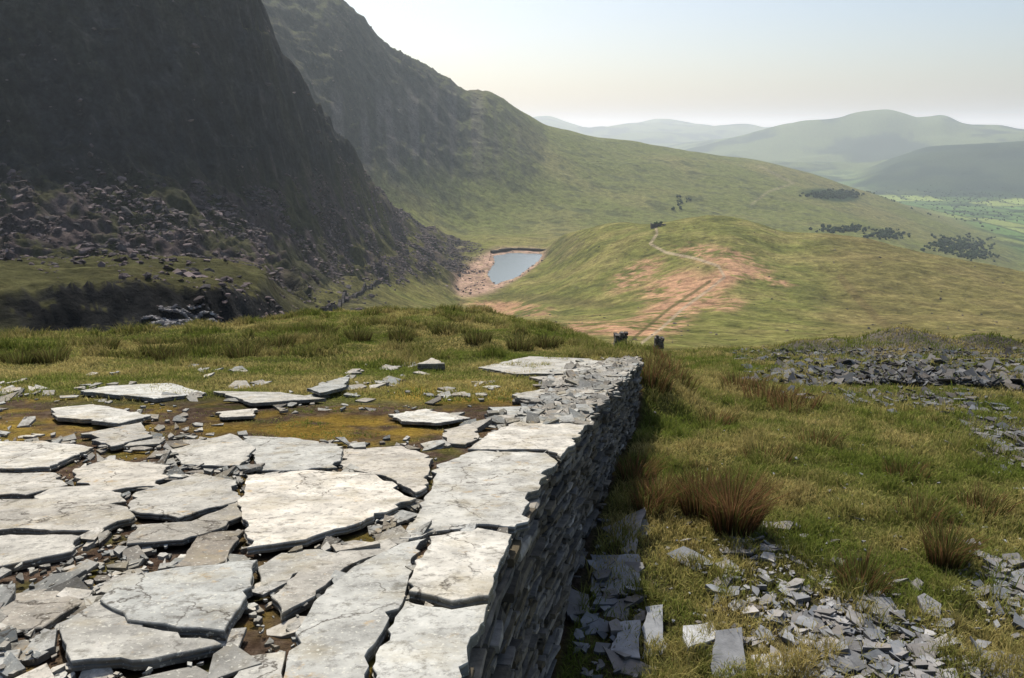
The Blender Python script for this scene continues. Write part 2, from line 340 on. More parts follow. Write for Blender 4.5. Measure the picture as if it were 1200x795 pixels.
# ---------------------------------------------------------------- mesh accumulator
class Acc:
    def __init__(s): s.v=[];s.f=[];s.c=[]
    def prism(s,rings,col,cols=None):
        n=len(rings[0]); b0=len(s.v)
        for k,r in enumerate(rings):
            s.v.extend(r); s.c.extend([col if cols is None else cols[k]]*n)
        for k in range(len(rings)-1):
            for i in range(n):
                j=(i+1)%n
                s.f.append((b0+k*n+i,b0+k*n+j,b0+(k+1)*n+j,b0+(k+1)*n+i))
        s.f.append(tuple(b0+(len(rings)-1)*n+i for i in range(n)))
        s.f.append(tuple(b0+i for i in range(n-1,-1,-1)))
    def build(s,name,mat):
        m=bpy.data.meshes.new(name); m.from_pydata(s.v,[],s.f)
        m.polygons.foreach_set("use_smooth",np.zeros(len(m.polygons),bool))
        a=m.attributes.new("Col",'FLOAT_COLOR','POINT')
        a.data.foreach_set("color",np.array([(c[0],c[1],c[2],1) for c in s.c],np.float32).ravel())
        m.materials.append(mat)
        o=bpy.data.objects.new(name,m); bpy.context.collection.objects.link(o); return o
def slab(acc,poly,zf,th,lift,col,tx=0,ty=0,seg=.05,jit=.005,wob=.017):
    ar=sum(poly[i][0]*poly[(i+1)%len(poly)][1]-poly[(i+1)%len(poly)][0]*poly[i][1] for i in range(len(poly)))
    if ar<0: poly=poly[::-1]
    pts=[]
    for i in range(len(poly)):
        a=poly[i];b_=poly[(i+1)%len(poly)];d=math.hypot(b_[0]-a[0],b_[1]-a[1]);n=max(1,int(d/seg))
        nx,ny=(b_[1]-a[1])/(d+1e-6),-(b_[0]-a[0])/(d+1e-6)
        stp=0
        for k in range(n):
            t=(k+random.uniform(-.25,.25)*(k>0))/n
            if random.random()<.35: stp=random.gauss(-.004,wob)
            s_=(stp if k else 0)+random.uniform(-jit,jit)
            s_*=min(1,d/.35)
            pts.append((a[0]+(b_[0]-a[0])*t+nx*s_,a[1]+(b_[1]-a[1])*t+ny*s_))
    cx=sum(p[0] for p in pts)/len(pts);cy=sum(p[1] for p in pts)/len(pts)
    def z(x,y,o): return zf(x,y)+lift+(x-cx)*tx+(y-cy)*ty+o
    def ring(k,o,jj=0):
        return [(cx+(p[0]-cx)*k+random.uniform(-jj,jj),cy+(p[1]-cy)*k+random.uniform(-jj,jj),z(p[0],p[1],o)) for p in pts]
    sz=max(max(abs(p[0]-cx),abs(p[1]-cy)) for p in pts)
    ins=1-min(.25,.005/max(sz,.02))
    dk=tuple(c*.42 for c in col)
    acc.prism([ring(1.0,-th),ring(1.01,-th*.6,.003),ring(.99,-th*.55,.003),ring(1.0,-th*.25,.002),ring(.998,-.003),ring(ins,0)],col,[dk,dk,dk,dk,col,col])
def shard(acc,x,y,z,s,th,col,tilt=.25,asp=None,yaw=None):
    n=random.choice((3,4,4,5,5)); yaw=random.uniform(0,6.28) if yaw is None else yaw; asp=asp or random.uniform(.35,1)
    tx,ty=random.gauss(0,tilt),random.gauss(0,tilt)
    a0=random.uniform(0,6.28);pts=[]
    for i in range(n):
        a=a0+(i+random.uniform(-.36,.36))*6.283/n; r=s*.5*random.uniform(.65,1.25)
        u,v=r*math.cos(a),r*math.sin(a)*asp
        pts.append((u*math.cos(yaw)-v*math.sin(yaw),u*math.sin(yaw)+v*math.cos(yaw)))
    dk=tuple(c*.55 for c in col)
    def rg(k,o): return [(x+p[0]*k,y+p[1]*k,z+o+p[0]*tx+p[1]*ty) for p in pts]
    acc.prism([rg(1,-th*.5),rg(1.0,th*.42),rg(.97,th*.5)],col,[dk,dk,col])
def platpt(px,py):
    x,y,z=ray(px,py);t=-1.26/(z+.2*y);return (float(x*t),float(y*t))
zp=lambda x,y: zplat(y)
PALE=(.49,.47,.415)
def pale(f=1,w=None):
    k=random.uniform(.8,1.1)*f; w=random.uniform(-.02,.02) if w is None else w
    return (PALE[0]*k+w,PALE[1]*k,PALE[2]*k-w*.8)
slabs=Acc()
big=[
([(320,850),(340,770),(372,706),(415,668),(470,640),(500,634),(484,668),(474,700),(440,760),(420,850)],.030,.05,.97),
([(504,633),(560,622),(600,630),(590,655),(574,705),(530,712),(479,700),(488,668)],.034,.05,1.03),
([(476,706),(530,717),(572,711),(560,745),(543,800),(530,850),(424,850),(444,762)],.026,.05,.97),
([(468,634),(497,590),(512,548),(560,532),(640,536),(652,545),(634,567),(604,622),(560,618)],.034,.05,.97),
([(548,530),(575,510),(602,498),(660,490),(690,488),(693,495),(656,538),(640,530)],.036,.05,1.0),
([(318,705),(345,680),(400,648),(455,632),(466,640),(412,664),(370,703),(330,725)],.025,.04,.9),
([(290,562),(360,555),(440,558),(488,590),(430,615),(360,640),(290,650),(283,600)],.042,.04,1.12),
([(140,692),(220,676),(303,668),(296,700),(264,752),(165,741),(120,715)],.06,.045,1.05),
([(70,742),(125,706),(168,744),(262,765),(180,783),(85,787)],.045,.04,.8),
([(205,672),(235,632),(287,626),(255,670)],.04,.03,.5),
([(150,645),(158,622),(225,617),(278,592),(292,608),(215,640)],.04,.03,.6),
([(-60,590),(60,590),(150,600),(160,610),(120,628),(-60,625)],.04,.04,.92),
([(-60,630),(95,632),(85,650),(0,668),(-60,672)],.03,.04,.85),
([(160,580),(230,558),(278,568),(283,590),(210,612),(150,602)],.035,.035,1.0),
([(-50,520),(55,520),(110,528),(60,552),(-50,555)],.035,.04,.98),
([(60,482),(110,477),(178,492),(140,502),(75,494)],.05,.04,1.08),
([(95,512),(168,498),(180,515),(130,527)],.04,.04,.75),
([(85,555),(130,540),(200,548),(190,572),(110,580)],.03,.03,1.05),
([(200,530),(270,512),(300,530),(280,550),(215,547)],.035,.035,.92),
([(285,512),(340,515),(402,527),(395,552),(300,554)],.028,.035,1.0),
([(400,525),(470,522),(508,540),(500,578),(488,585),(445,560),(402,552)],.025,.04,.9),
([(95,463),(130,455),(200,450),(242,462),(180,471)],.04,.05,1.0),
([(250,461),(330,462),(382,470),(300,476)],.04,.04,.95),
([(360,462),(410,447),(406,460),(375,467)],.09,.04,.75),
([(455,488),(500,482),(552,494),(510,500),(470,497)],.04,.03,1.1),
([(572,480),(618,479),(614,491),(582,491)],.04,.04,1.0),
([(560,432),(620,420),(690,424),(722,432),(660,441),(600,440)],.05,.05,.9),
([(600,466),(640,458),(662,470),(620,474)],.04,.04,.95),
([(490,433),(505,425),(522,433)],.1,.1,1.0),
([(610,490),(650,478),(690,480),(694,487),(650,492)],.035,.05,.9),
([(40,585),(62,575),(130,571),(150,590),(100,598)],.028,.03,.9),
([(300,668),(330,650),(375,645),(395,650),(340,682),(305,690)],.02,.03,.75),
([(0,700),(60,690),(100,705),(50,735),(0,740)],.012,.03,.6),
([(270,800),(290,770),(335,765),(320,850),(260,850)],.015,.03,.8),
([(620,445),(680,440),(712,448),(660,456)],.04,.04,.8),
([(255,485),(300,480),(298,490),(262,492)],.03,.03,.9),
([(0,555),(60,555),(80,570),(30,582),(-30,580)],.02,.04,.85),
([(150,798),(230,780),(262,800),(240,850),(150,840)],.015,.05,.7),
([(520,505),(548,498),(562,512),(545,522),(520,520)],.02,.04,.85),
]
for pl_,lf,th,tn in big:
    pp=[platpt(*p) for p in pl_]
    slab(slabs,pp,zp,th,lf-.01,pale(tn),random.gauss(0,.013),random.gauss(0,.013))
bigw=[[platpt(*p) for p in b_[0]] for b_ in big]
def inside_any(x,y):
    xa=np.array([x]);ya=np.array([y])
    return any(inpoly(xa,ya,p)[0] for p in bigw)
for kk_ in range(16000):
    y=random.uniform(1.2,9.2); xl=-1.0*y*.95-.6
    x=random.uniform(xl,xwall(y)-.05)
    fine=kk_>7500
    if fine and y>5.5: continue
    if inside_any(x,y): continue
    dens=(.65 if fine else .42)+1.0*sn(x,y,1.1,5)
    px_,py_=proj(x,y,zplat(y))
    if (abs(px_-410)/170)**2+(abs(py_-500)/18)**2<1 : dens*=.10
    if y>6.5: dens*=.3
    if random.random()>dens: continue
    s=random.choice((.05,.07,.09,.12,.16,.22,.28))
    if random.random()<.45: s*=.4
    if fine: s=random.uniform(.012,.05)
    tn=random.choice((.3,.45,.65,.8,.95,1.05))
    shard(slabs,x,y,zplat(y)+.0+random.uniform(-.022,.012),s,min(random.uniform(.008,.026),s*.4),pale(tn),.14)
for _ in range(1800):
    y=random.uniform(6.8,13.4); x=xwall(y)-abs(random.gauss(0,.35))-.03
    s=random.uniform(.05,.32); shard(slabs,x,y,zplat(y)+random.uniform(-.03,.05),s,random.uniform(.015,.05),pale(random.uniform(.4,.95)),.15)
for _ in range(420):
    x=random.uniform(-7,1.2); y=random.uniform(8.5,13)
    if x>xwall(y)-.2 or sn(x,y,1.3,15)<.15: continue
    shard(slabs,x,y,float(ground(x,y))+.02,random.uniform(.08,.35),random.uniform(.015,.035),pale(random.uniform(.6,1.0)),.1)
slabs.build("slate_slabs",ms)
# ---------------------------------------------------------------- the retaining wall
wall=Acc()
def wpt(y):
    x=float(xwall(y)); e=.05; dx=(float(xwall(y+e))-float(xwall(y-e)))/(2*e); l=math.hypot(dx,1)
    return x,(dx/l,1/l),(1/l,-dx/l)
d=.03
while d<2.9:
    th=random.uniform(.018,.055)
    y=-2.5+random.uniform(0,.3)
    while y<13.1:
        ln=random.uniform(.10,.5); ye=min(y+ln,13.3)
        zr=float(np.interp(y,RY,RZ))-.25
        if zplat(y)-d>zr:
            x0,t0,n0=wpt(y+.004); x1,t1,n1=wpt(ye-.004)
            off=random.gauss(0,.022)+.02*math.sin(y*2.1+d*3)+.018*d-.01
            off1=off+random.gauss(0,.012)
            g=.004
            zt0=zplat(y)-d; zt1=zplat(ye)-d; yw=random.gauss(0,.004)
            def rg(zo,ins):
                pts=[(x0+n0[0]*(off-ins),y+.004+n0[1]*(off-ins),zt0),
                     ((x0+x1)/2+n0[0]*(off+random.uniform(-.012,.015)-ins),(y+ye)/2,(zt0+zt1)/2),
                     (x1+n1[0]*(off1-ins),ye-.004+n1[1]*(off1-ins),zt1),
                     (x1-n1[0]*.3,ye-.004-n1[1]*.3,zt1),(x0-n0[0]*.3,y+.004-n0[1]*.3,zt0)]
                return [(p[0],p[1],p[2]+zo+yw) for p in pts]
            k=random.uniform(.45,1.3); w_=random.uniform(-.005,.025)
            if random.random()<.08: k*=1.9
            col=(.145*k+w_,.135*k+w_*.4,.12*k-w_*.5)
            wall.prism([rg(-th+g,.004),rg(-th*.5,0),rg(0,.004)],col)
        y=ye
    d+=th
ys=np.linspace(-2.5,13.2,60)
for a_,b_ in zip(ys[:-1],ys[1:]):
    xa,xb=float(xwall(a_)),float(xwall(b_)); za,zb=zplat(a_)-.09,zplat(b_)-.09
    wall.prism([[(xa-.08,a_,-7),(xb-.08,b_,-7),(xb-.42,b_,-7),(xa-.42,a_,-7)],[(xa-.08,a_,za),(xb-.08,b_,zb),(xb-.42,b_,zb),(xa-.42,a_,za)]],(.05,.045,.04))
wall.build("dry_stone_wall",mw)
# ---------------------------------------------------------------- loose slate on the right
deb=Acc()
def grey(f=1):
    k=random.uniform(.6,1.2)*f; w=random.uniform(-.018,.025); return (.28*k+w,.278*k+w*.3,.275*k-w*.4)
def gslab(pixpoly,lift,th,tone):
    cx=sum(p[0] for p in pixpoly)/len(pixpoly);cy=sum(p[1] for p in pixpoly)/len(pixpoly)
    hx,hy,hz,hr=hit(cx,cy,3.5,60)
    pp=[]
    for p in pixpoly:
        x,y,z=ray(*p);t=hz/z;pp.append((float(x*t),float(y*t)))
    slab(deb,pp,lambda x,y:hz,th,lift,grey(tone),random.gauss(0,.12),random.gauss(.05,.1),.08,.006)
for g_ in [([(692,650),(748,655),(752,698),(695,700)],.03,.05,1.15),([(703,620),(755,605),(745,655),(728,640)],.06,.05,.95),([(655,680),(690,700),(690,725),(665,730)],.04,.05,.8),
  ([(718,735),(750,732),(750,780),(715,775)],.05,.05,1.15),([(755,725),(776,722),(778,770),(752,775)],.07,.09,1.3),([(800,740),(835,728),(840,755),(805,775)],.07,.1,1.3),
  ([(838,755),(868,750),(875,795),(835,797)],.07,.08,1.35),([(705,765),(775,785),(770,797),(720,790)],.03,.04,1.0),([(780,655),(800,648),(842,665),(815,670)],.04,.03,1.2),
  ([(842,642),(885,650),(880,655),(845,650)],.04,.03,1.2),([(888,612),(930,618),(925,625),(890,620)],.04,.03,1.2),([(700,700),(740,705),(735,730),(705,735)],.02,.04,.9),
  ([(890,640),(930,640),(925,650),(890,648)],.03,.03,1.2),([(1140,765),(1200,775),(1200,800),(1150,795)],.04,.05,.9),([(880,770),(950,765),(960,797),(890,797)],.03,.04,1.0)]:
    gslab(*g_)
def scat(n,px0,px1,py0,py1,s0,s1,tone,dfun=None,lift=.02,tilt=.2,acc=deb,rmin=3.5,rmax=80):
    for _ in range(n):
        px=random.uniform(px0,px1);py=random.uniform(py0,py1)
        if dfun and random.random()>dfun(px,py): continue
        x,y,z,r=hit(px,py,rmin,rmax)
        if x<xwall(y)+.1 and y<13.5: continue
        s=s0*(s1/s0)**(random.random()**1.6)
        shard(acc,x,y,z+lift+s*.04,s,random.uniform(.08,.2)*min(s,.25)+.006,grey(random.uniform(.6,1.2)*tone),tilt)
el=lambda cx,cy,sx,sy,rot=0:(lambda px,py:math.exp(-1.6*((((px-cx)*math.cos(rot)+(py-cy)*math.sin(rot))/sx)**2+((-(px-cx)*math.sin(rot)+(py-cy)*math.cos(rot))/sy)**2)))
scat(4400,830,1200,630,830,.03,.24,.95,el(1000,755,180,60,.5))
scat(700,1110,1230,640,760,.04,.26,.9,el(1190,690,75,38,.3))
scat(300,640,790,600,800,.06,.33,.85,el(705,720,50,110,-.1))
scat(250,780,960,600,700,.04,.2,1.0,el(890,640,90,30,.2))
scat(300,760,1200,480,800,.03,.10,1.0)
deb.build("slate_debris",mc)
heap=Acc()
scat(9500,870,1230,414,485,.10,.6,.40,el(1070,442,170,27,.05),.03,.35,heap,22,70)
scat(1300,900,1230,455,500,.08,.4,.5,el(1085,472,150,12,.08),.02,.2,heap,14,60)
scat(900,1100,1230,470,560,.06,.35,.6,el(1190,520,60,26,.3),.02,.2,heap,8,50)
scat(900,860,1230,410,424,.12,.45,.42,None,.02,.3,heap,30,80)
heap.build("slate_waste_heap",mc)
def pillar(px,py,r,h,wd):
    x,y,z=ray(px,py);a=math.atan2(x,y); cx,cy=r*math.sin(a),r*math.cos(a); cz=float(ground(cx,cy))-.1
    ac=Acc(); zz=0
    while zz<h:
        th=random.uniform(.08,.17)
        for sx in(-1,0,1):
            for sy in (-1,1):
                x0=cx+sx*wd*.33+random.uniform(-.05,.05); y0=cy+sy*wd*.25+random.uniform(-.03,.03)
                w2=wd*.17*(1-.25*zz/h)*random.uniform(.9,1.15)
                ring=[(x0-w2,y0-wd*.24),(x0+w2,y0-wd*.24),(x0+w2,y0+wd*.24),(x0-w2,y0+wd*.24)]
                k=random.uniform(.45,1.2)
                if zz+th>h and random.random()<.5: continue
                ac.prism([[(p[0],p[1],cz+zz) for p in ring],[(p[0]+random.uniform(-.02,.02),p[1],cz+zz+th-.015) for p in ring]],(.14*k,.13*k,.12*k))
        zz+=th
    ac.build("stone_pillar",mw)
pillar(727,406,52,1.15,.85); pillar(772,403,55,1.05,.6)
# ---------------------------------------------------------------- boulders
ico=[(0,0,1),(0,0,-1)]+[(.894*math.cos(k*1.2566),.894*math.sin(k*1.2566),.447) for k in range(5)]+[(.894*math.cos(k*1.2566+.628),.894*math.sin(k*1.2566+.628),-.447) for k in range(5)]
icf=[(0,2+k,2+(k+1)%5) for k in range(5)]+[(2+k,7+k,2+(k+1)%5) for k in range(5)]+[(7+k,7+(k+1)%5,2+(k+1)%5) for k in range(5)]+[(1,7+(k+1)%5,7+k) for k in range(5)]
ico=np.array(ico);icf=np.array(icf)
def fastmesh(name,V,T,Cc,mat):
    m=bpy.data.meshes.new(name); m.vertices.add(len(V)); m.vertices.foreach_set("co",V.astype(np.float32).ravel())
    k=T.shape[1]
    m.loops.add(T.size); m.loops.foreach_set("vertex_index",T.astype(np.int32).ravel())
    m.polygons.add(len(T)); m.polygons.foreach_set("loop_start",np.arange(0,T.size,k,dtype=np.int32))
    m.update(calc_edges=True)
    m.polygons.foreach_set("use_smooth",np.zeros(len(T),bool))
    a=m.attributes.new("Col",'FLOAT_COLOR','POINT'); a.data.foreach_set("color",np.concatenate([Cc,np.ones((len(Cc),1))],1).astype(np.float32).ravel())
    m.materials.append(mat); o=bpy.data.objects.new(name,m); bpy.context.collection.objects.link(o); return o
CW=np.gradient(R,axis=1)*np.gradient(A,axis=0)*R
def rocks(name,mask,n,s0,s1,cols,mat,flat_=.6,sink=.1,jit=.45):
    wgt=(mask*CW).ravel(); wgt=wgt/wgt.sum()
    idx=rng.choice(NA*NR,n,p=wgt)
    x=X.ravel()[idx];y=Y.ravel()[idx];z=Z.ravel()[idx]
    a=rng.uniform(-.0006,.0006,n);x=x+y*a;y=y-x*a
    s=s0*(s1/s0)**(rng.random(n)**2.6)
    V=ico[None]*rng.uniform(1-jit,1+jit,(n,12,1))
    sc_=np.stack([rng.uniform(.5,1.3,n),rng.uniform(.5,1.3,n),rng.uniform(.5,1.1,n)*flat_],-1)
    V=V*sc_[:,None]; th=rng.uniform(0,6.28,n);c,s_=np.cos(th)[:,None],np.sin(th)[:,None]
    V=np.stack([V[...,0]*c-V[...,1]*s_,V[...,0]*s_+V[...,1]*c,V[...,2]+V[...,0]*rng.normal(0,.3,(n,1))],-1)*s[:,None,None]
    V=V+np.stack([x,y,z+s*sink],-1)[:,None]
    Fc=icf[None]+(np.arange(n)*12)[:,None,None]
    col=np.array(cols)[rng.integers(0,len(cols),n)]*rng.uniform(.7,1.3,(n,1))
    fastmesh(name,V.reshape(-1,3),Fc.reshape(-1,3),np.repeat(col,12,0),mat)
rc=[(.12,.092,.09),(.09,.073,.072),(.16,.125,.12),(.065,.057,.057)]
clump=sstep(fbm(X,Y,45,3,91)*3+.4+str_*.8)
rocks("scree_boulders",scree*clump*(PX>-20)*(PX<600),45000,.3,2.3,rc,mr_)
rocks("crag_boulders",(mount+spur)*(PX>0)*(PX<650)*(PY>0)*clump,6000,.6,3,rc[1:],mr_)
rocks("bench_boulders",((PX<520)&(PX>-20)&(R>100)&(R<420)&(PY>285)&(PY<400))*clump/R,4500,.15,1.1,rc,mr_)
rocks("slate_tip_stones",blob(212,374,36,12,60,200,.8),2200,.12,.5,[(.26,.25,.24),(.16,.15,.15)],mr_)
rocks("shore_stones",Sm/R,300,.6,2.4,[(.12,.09,.08),(.2,.15,.12)],mr_)
rocks("hillside_stones",((PX>450)&(PX<1200)&(R>200)&(R<2200)&(PY>150))*clump/R,1200,.3,1.3,rc,mr_)
wv=[onlevel(px,py,LZ+.1) for px,py in water]; wv=[(float(a),float(b_),LZ+.1) for a,b_ in wv]
cx=sum(p[0] for p in wv)/len(wv);cy=sum(p[1] for p in wv)/len(wv)
wv=[(cx+(p[0]-cx)*1.08,cy+(p[1]-cy)*1.08,p[2]) for p in wv]
m=bpy.data.meshes.new("reservoir_water"); m.from_pydata(wv,[],[tuple(range(len(wv)))[::-1]])
m2_,nt,b=newmat("water"); b.inputs['Base Color'].default_value=(.20,.24,.25,1); b.inputs['Roughness'].default_value=.2; b.inputs['Specular IOR Level'].default_value=.9
no=nt.nodes.new('ShaderNodeTexNoise');no.inputs['Scale'].default_value=.4;no.inputs['Detail'].default_value=5
g2=nt.nodes.new('ShaderNodeNewGeometry');nt.links.new(g2.outputs['Position'],no.inputs['Vector'])
bp=nt.nodes.new('ShaderNodeBump');bp.inputs['Strength'].default_value=.5;bp.inputs['Distance'].default_value=.3
nt.links.new(no.outputs['Fac'],bp.inputs['Height']);nt.links.new(bp.outputs[0],b.inputs['Normal'])
m.materials.append(m2_);o=bpy.data.objects.new("reservoir_water",m);bpy.context.collection.objects.link(o)
def stonewall(name,pix,h,wd,r0,r1,col,lvl=None,seg=6):
    ac=Acc();pts=[]
    for (a,b_) in pix:
        if lvl is None: hx,hy,hz,hr=hit(a,b_,r0,r1);pts.append((hx,hy))
        else: q_=onlevel(a,b_,lvl);pts.append((float(q_[0]),float(q_[1])))
    for p,q_ in zip(pts[:-1],pts[1:]):
        L_=math.hypot(q_[0]-p[0],q_[1]-p[1]);n=max(1,int(L_/seg));dx,dy=(q_[0]-p[0])/L_,(q_[1]-p[1])/L_
        for k in range(n):
            a=(p[0]+dx*L_*k/n,p[1]+dy*L_*k/n);c=(p[0]+dx*L_*(k+1)/n,p[1]+dy*L_*(k+1)/n)
            za,zc=float(ground(*a)),float(ground(*c))
            if lvl is not None: za=zc=lvl
            hh=h*random.uniform(.75,1.1);f=random.uniform(.7,1.3)
            ring=[(a[0]-dy*wd/2,a[1]+dx*wd/2),(c[0]-dy*wd/2,c[1]+dx*wd/2),(c[0]+dy*wd/2,c[1]-dx*wd/2),(a[0]+dy*wd/2,a[1]-dx*wd/2)]
            zz=[za,zc,zc,za]
            ac.prism([[(r_[0],r_[1],z_-1.5) for r_,z_ in zip(ring,zz)],[(r_[0],r_[1],z_+hh) for r_,z_ in zip(ring,zz)]],tuple(v*f for v in col))
    return ac.build(name,mr_)
stonewall("reservoir_dam",[(576,297),(600,293.5),(640,295)],4.0,5,600,1500,(.07,.06,.05),LZ+1,8)
stonewall("field_wall",[(378,370),(402,354),(425,342),(445,332)],2.2,1.3,170,900,(.045,.04,.04),None,3)
hx,hy,hz,hr=hit(771,266,700,1100)
rb=Acc()
def bx(acc,x0,x1,y0,y1,z0,z1,col): acc.prism([[(x0,y0,z0),(x1,y0,z0),(x1,y1,z0),(x0,y1,z0)],[(x0,y0,z1),(x1,y0,z1),(x1,y1,z1),(x0,y1,z1)]],col)
for k,(a0,a1,hh) in enumerate([(-7,-4.5,3.2),(-3.4,-.8,2.6),(.6,3,3.6),(4.2,7,2.2)]):
    bx(rb,hx+a0,hx+a1,hy-3,hy-2.3,hz-1.5,hz+hh,(.10,.09,.08))
bx(rb,hx-7,hx+7,hy+2.4,hy+3.1,hz-1.5,hz+2.6,(.09,.08,.07)); bx(rb,hx-7.7,hx-7,hy-3,hy+3.1,hz-1.5,hz+3.9,(.11,.10,.09)); bx(rb,hx+7,hx+7.7,hy-3,hy+3.1,hz-1.5,hz+3.0,(.11,.10,.09))
rb.build("ruined_stone_building",mw)
# ---------------------------------------------------------------- grass
def blades(name,x,y,z,h,wd,lean,col,tipcol):
    n=len(x);th=rng.uniform(0,6.283,n);lx=np.cos(th)*lean*h;ly=np.sin(th)*lean*h
    ph=rng.uniform(0,3.1416,n);wx=np.cos(ph)*wd/2;wy=np.sin(ph)*wd/2
    V=np.empty((n,5,3))
    V[:,0]=np.stack([x-wx,y-wy,z],-1);V[:,1]=np.stack([x+wx,y+wy,z],-1)
    V[:,2]=np.stack([x+lx*.35+wx*.8,y+ly*.35+wy*.8,z+h*.6],-1);V[:,3]=np.stack([x+lx*.35-wx*.8,y+ly*.35-wy*.8,z+h*.6],-1)
    V[:,4]=np.stack([x+lx,y+ly,z+h*np.sqrt(np.clip(1-lean**2*.5,.2,1))],-1)
    b0=(np.arange(n)*5)[:,None]
    T=np.concatenate([b0+np.array([[0,1,2]]),b0+np.array([[0,2,3]]),b0+np.array([[3,2,4]])],0)
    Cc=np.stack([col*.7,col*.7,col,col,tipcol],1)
    return fastmesh(name,V.reshape(-1,3),T,Cc.reshape(-1,3),mg)
def gpts(n,a0,a1,r0,r1,pw=1.0):
    a=rng.uniform(math.radians(a0),math.radians(a1),n); t=rng.random(n)
    r=(r0**(2-pw)+(r1**(2-pw)-r0**(2-pw))*t)**(1/(2-pw))
    return r*np.sin(a),r*np.cos(a),r
def gcol(x,y,n,dry=0):
    f=np.clip(.42+fbm(x,y,2.2,3,33)*1.6+fbm(x,y,.5,2,36)*.6+rng.normal(0,.22,n)+dry,0,1)[:,None]
    g=np.array((.185,.225,.045));d_=np.array((.50,.41,.16))
    return (g*(1-f)+d_*f)*rng.uniform(.65,1.25,(n,1))
x,y,r=gpts(340000,4,46,3.6,45,1.75)
tn=fbm(x,y,.8,3,44);cl=fbm(x,y,.28,2,45)
px_,py_=proj(x,y,ground(x,y))
bare=np.zeros(len(x))
for b_ in [(1000,755,170,62,.5),(1190,690,60,30,0),(900,640,30,14,0),(710,720,45,110,0),(1070,444,170,26,.05),(1085,470,140,8,.05),(1190,515,60,20,.3)]:
    c,s=math.cos(b_[4]),math.sin(b_[4]);dx=px_-b_[0];dy=py_-b_[1];q_=((dx*c+dy*s)/b_[2])**2+((-dx*s+dy*c)/b_[3])**2
    bare=np.maximum(bare,np.exp(-q_*1.2))
kp=((x>xwall(y)+.12)|(y>13.6))&(rng.random(len(x))>bare*.93)&(cl>-.42)
x,y,r,tn,cl=x[kp],y[kp],r[kp],tn[kp],cl[kp];n=len(x)
tsk=sstep((fbm(x,y,.45,2,47)-.12)*5)
h=(.035+.06*np.clip(tn+.5,0,1.3)+.06*np.clip(cl+.2,0,1)+.10*tsk)*rng.uniform(.6,1.3,n)*(1+r*.01)
c=gcol(x,y,n,.0)*(1-.2*tsk[:,None]);t_=c*1.2
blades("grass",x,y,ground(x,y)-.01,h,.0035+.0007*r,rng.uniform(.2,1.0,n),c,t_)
x,y,r=gpts(300000,-46,13,5.0,30,1.2)
tn=fbm(x,y,1.2,3,54);cl=fbm(x,y,.4,2,55)
soft=sstep((y-8.2-1.0*gnoise(x/1.5,y/1.5,12))/1.6)
px_,py_=proj(x,y,zplat(y))
ms1=np.exp(-((px_-410)/170)**2-((py_-498)/22)**2)+np.exp(-((px_-560)/120)**2-((py_-462)/20)**2)
thin=(.12+.6*ms1)*sstep((fbm(x,y,.6,3,57)+.1)*5)
kp=((x<xwall(y)-.12)|(y>13.3))&(rng.random(len(x))<np.maximum(soft,thin))
kp&=~((x>xwall(y)-.9)&(y<12.8)&(rng.random(len(x))<.85))
x,y,r,tn,cl=x[kp],y[kp],r[kp],tn[kp],cl[kp];n=len(x)
tus=sstep((tn-.05)*4)*sstep((y-11)/3)
h=(.035+.05*np.clip(tn+.5,0,1.3)+.15*tus)*rng.uniform(.6,1.3,n)*np.where(y<8.5,.4,1)
c=gcol(x,y,n,.02)*(1-.4*tus[:,None])
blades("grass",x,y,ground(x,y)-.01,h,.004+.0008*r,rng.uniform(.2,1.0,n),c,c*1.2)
def rush(px,py,n,rad,h,col,dry):
    hx,hy,hz,hr=hit(px,py,3.6,40)
    a=rng.uniform(0,6.283,n);q_=rad*np.sqrt(rng.random(n));x=hx+q_*np.cos(a);y=hy+q_*np.sin(a)
    hh=h*rng.uniform(.5,1.1,n);le=.2+.5*q_/rad*rng.uniform(.4,1,n)
    lx=np.cos(a)*le*hh+.08*hh;ly=np.sin(a)*le*hh;wd=.003+.0005*hr
    ph=rng.uniform(0,3.14,n);wx=np.cos(ph)*wd/2;wy=np.sin(ph)*wd/2;z=ground(x,y)-.02
    V=np.empty((n,5,3));V[:,0]=np.stack([x-wx,y-wy,z],-1);V[:,1]=np.stack([x+wx,y+wy,z],-1)
    V[:,2]=np.stack([x+lx*.4+wx*.8,y+ly*.4+wy*.8,z+hh*.6],-1);V[:,3]=np.stack([x+lx*.4-wx*.8,y+ly*.4-wy*.8,z+hh*.6],-1)
    V[:,4]=np.stack([x+lx,y+ly,z+hh*(1-.25*le)],-1)
    b0=(np.arange(n)*5)[:,None];T=np.concatenate([b0+np.array([[0,1,2]]),b0+np.array([[0,2,3]]),b0+np.array([[3,2,4]])],0)
    f=(rng.random(n)<dry)[:,None];cc=np.where(f,np.array(col),np.array((.12,.13,.035)))*rng.uniform(.5,1.3,(n,1))
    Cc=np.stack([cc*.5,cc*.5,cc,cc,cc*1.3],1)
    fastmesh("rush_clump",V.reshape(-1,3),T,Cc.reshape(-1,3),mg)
RB=(.21,.115,.055)
for a in [(858,622,1100,.2,.70,.7),(825,600,800,.25,.55,.6),(775,590,500,.25,.42,.55),(745,565,400,.2,.45,.5),(1108,662,600,.15,.44,.4),(1010,692,500,.2,.35,.3),(760,600,300,.15,.4,.5),
          (765,450,300,.3,.6,.6),(790,440,250,.4,.5,.5),(900,470,300,.5,.5,.7),(930,478,300,.5,.45,.7),(870,455,300,.5,.5,.6),(900,540,250,.3,.3,.4),(1080,610,250,.25,.3,.3),(960,520,200,.3,.3,.4),(1060,560,250,.25,.3,.4),(1150,600,250,.25,.3,.4),(840,500,250,.3,.35,.5)]:
    rush(a[0],a[1],a[2],a[3],a[4],RB,a[5])
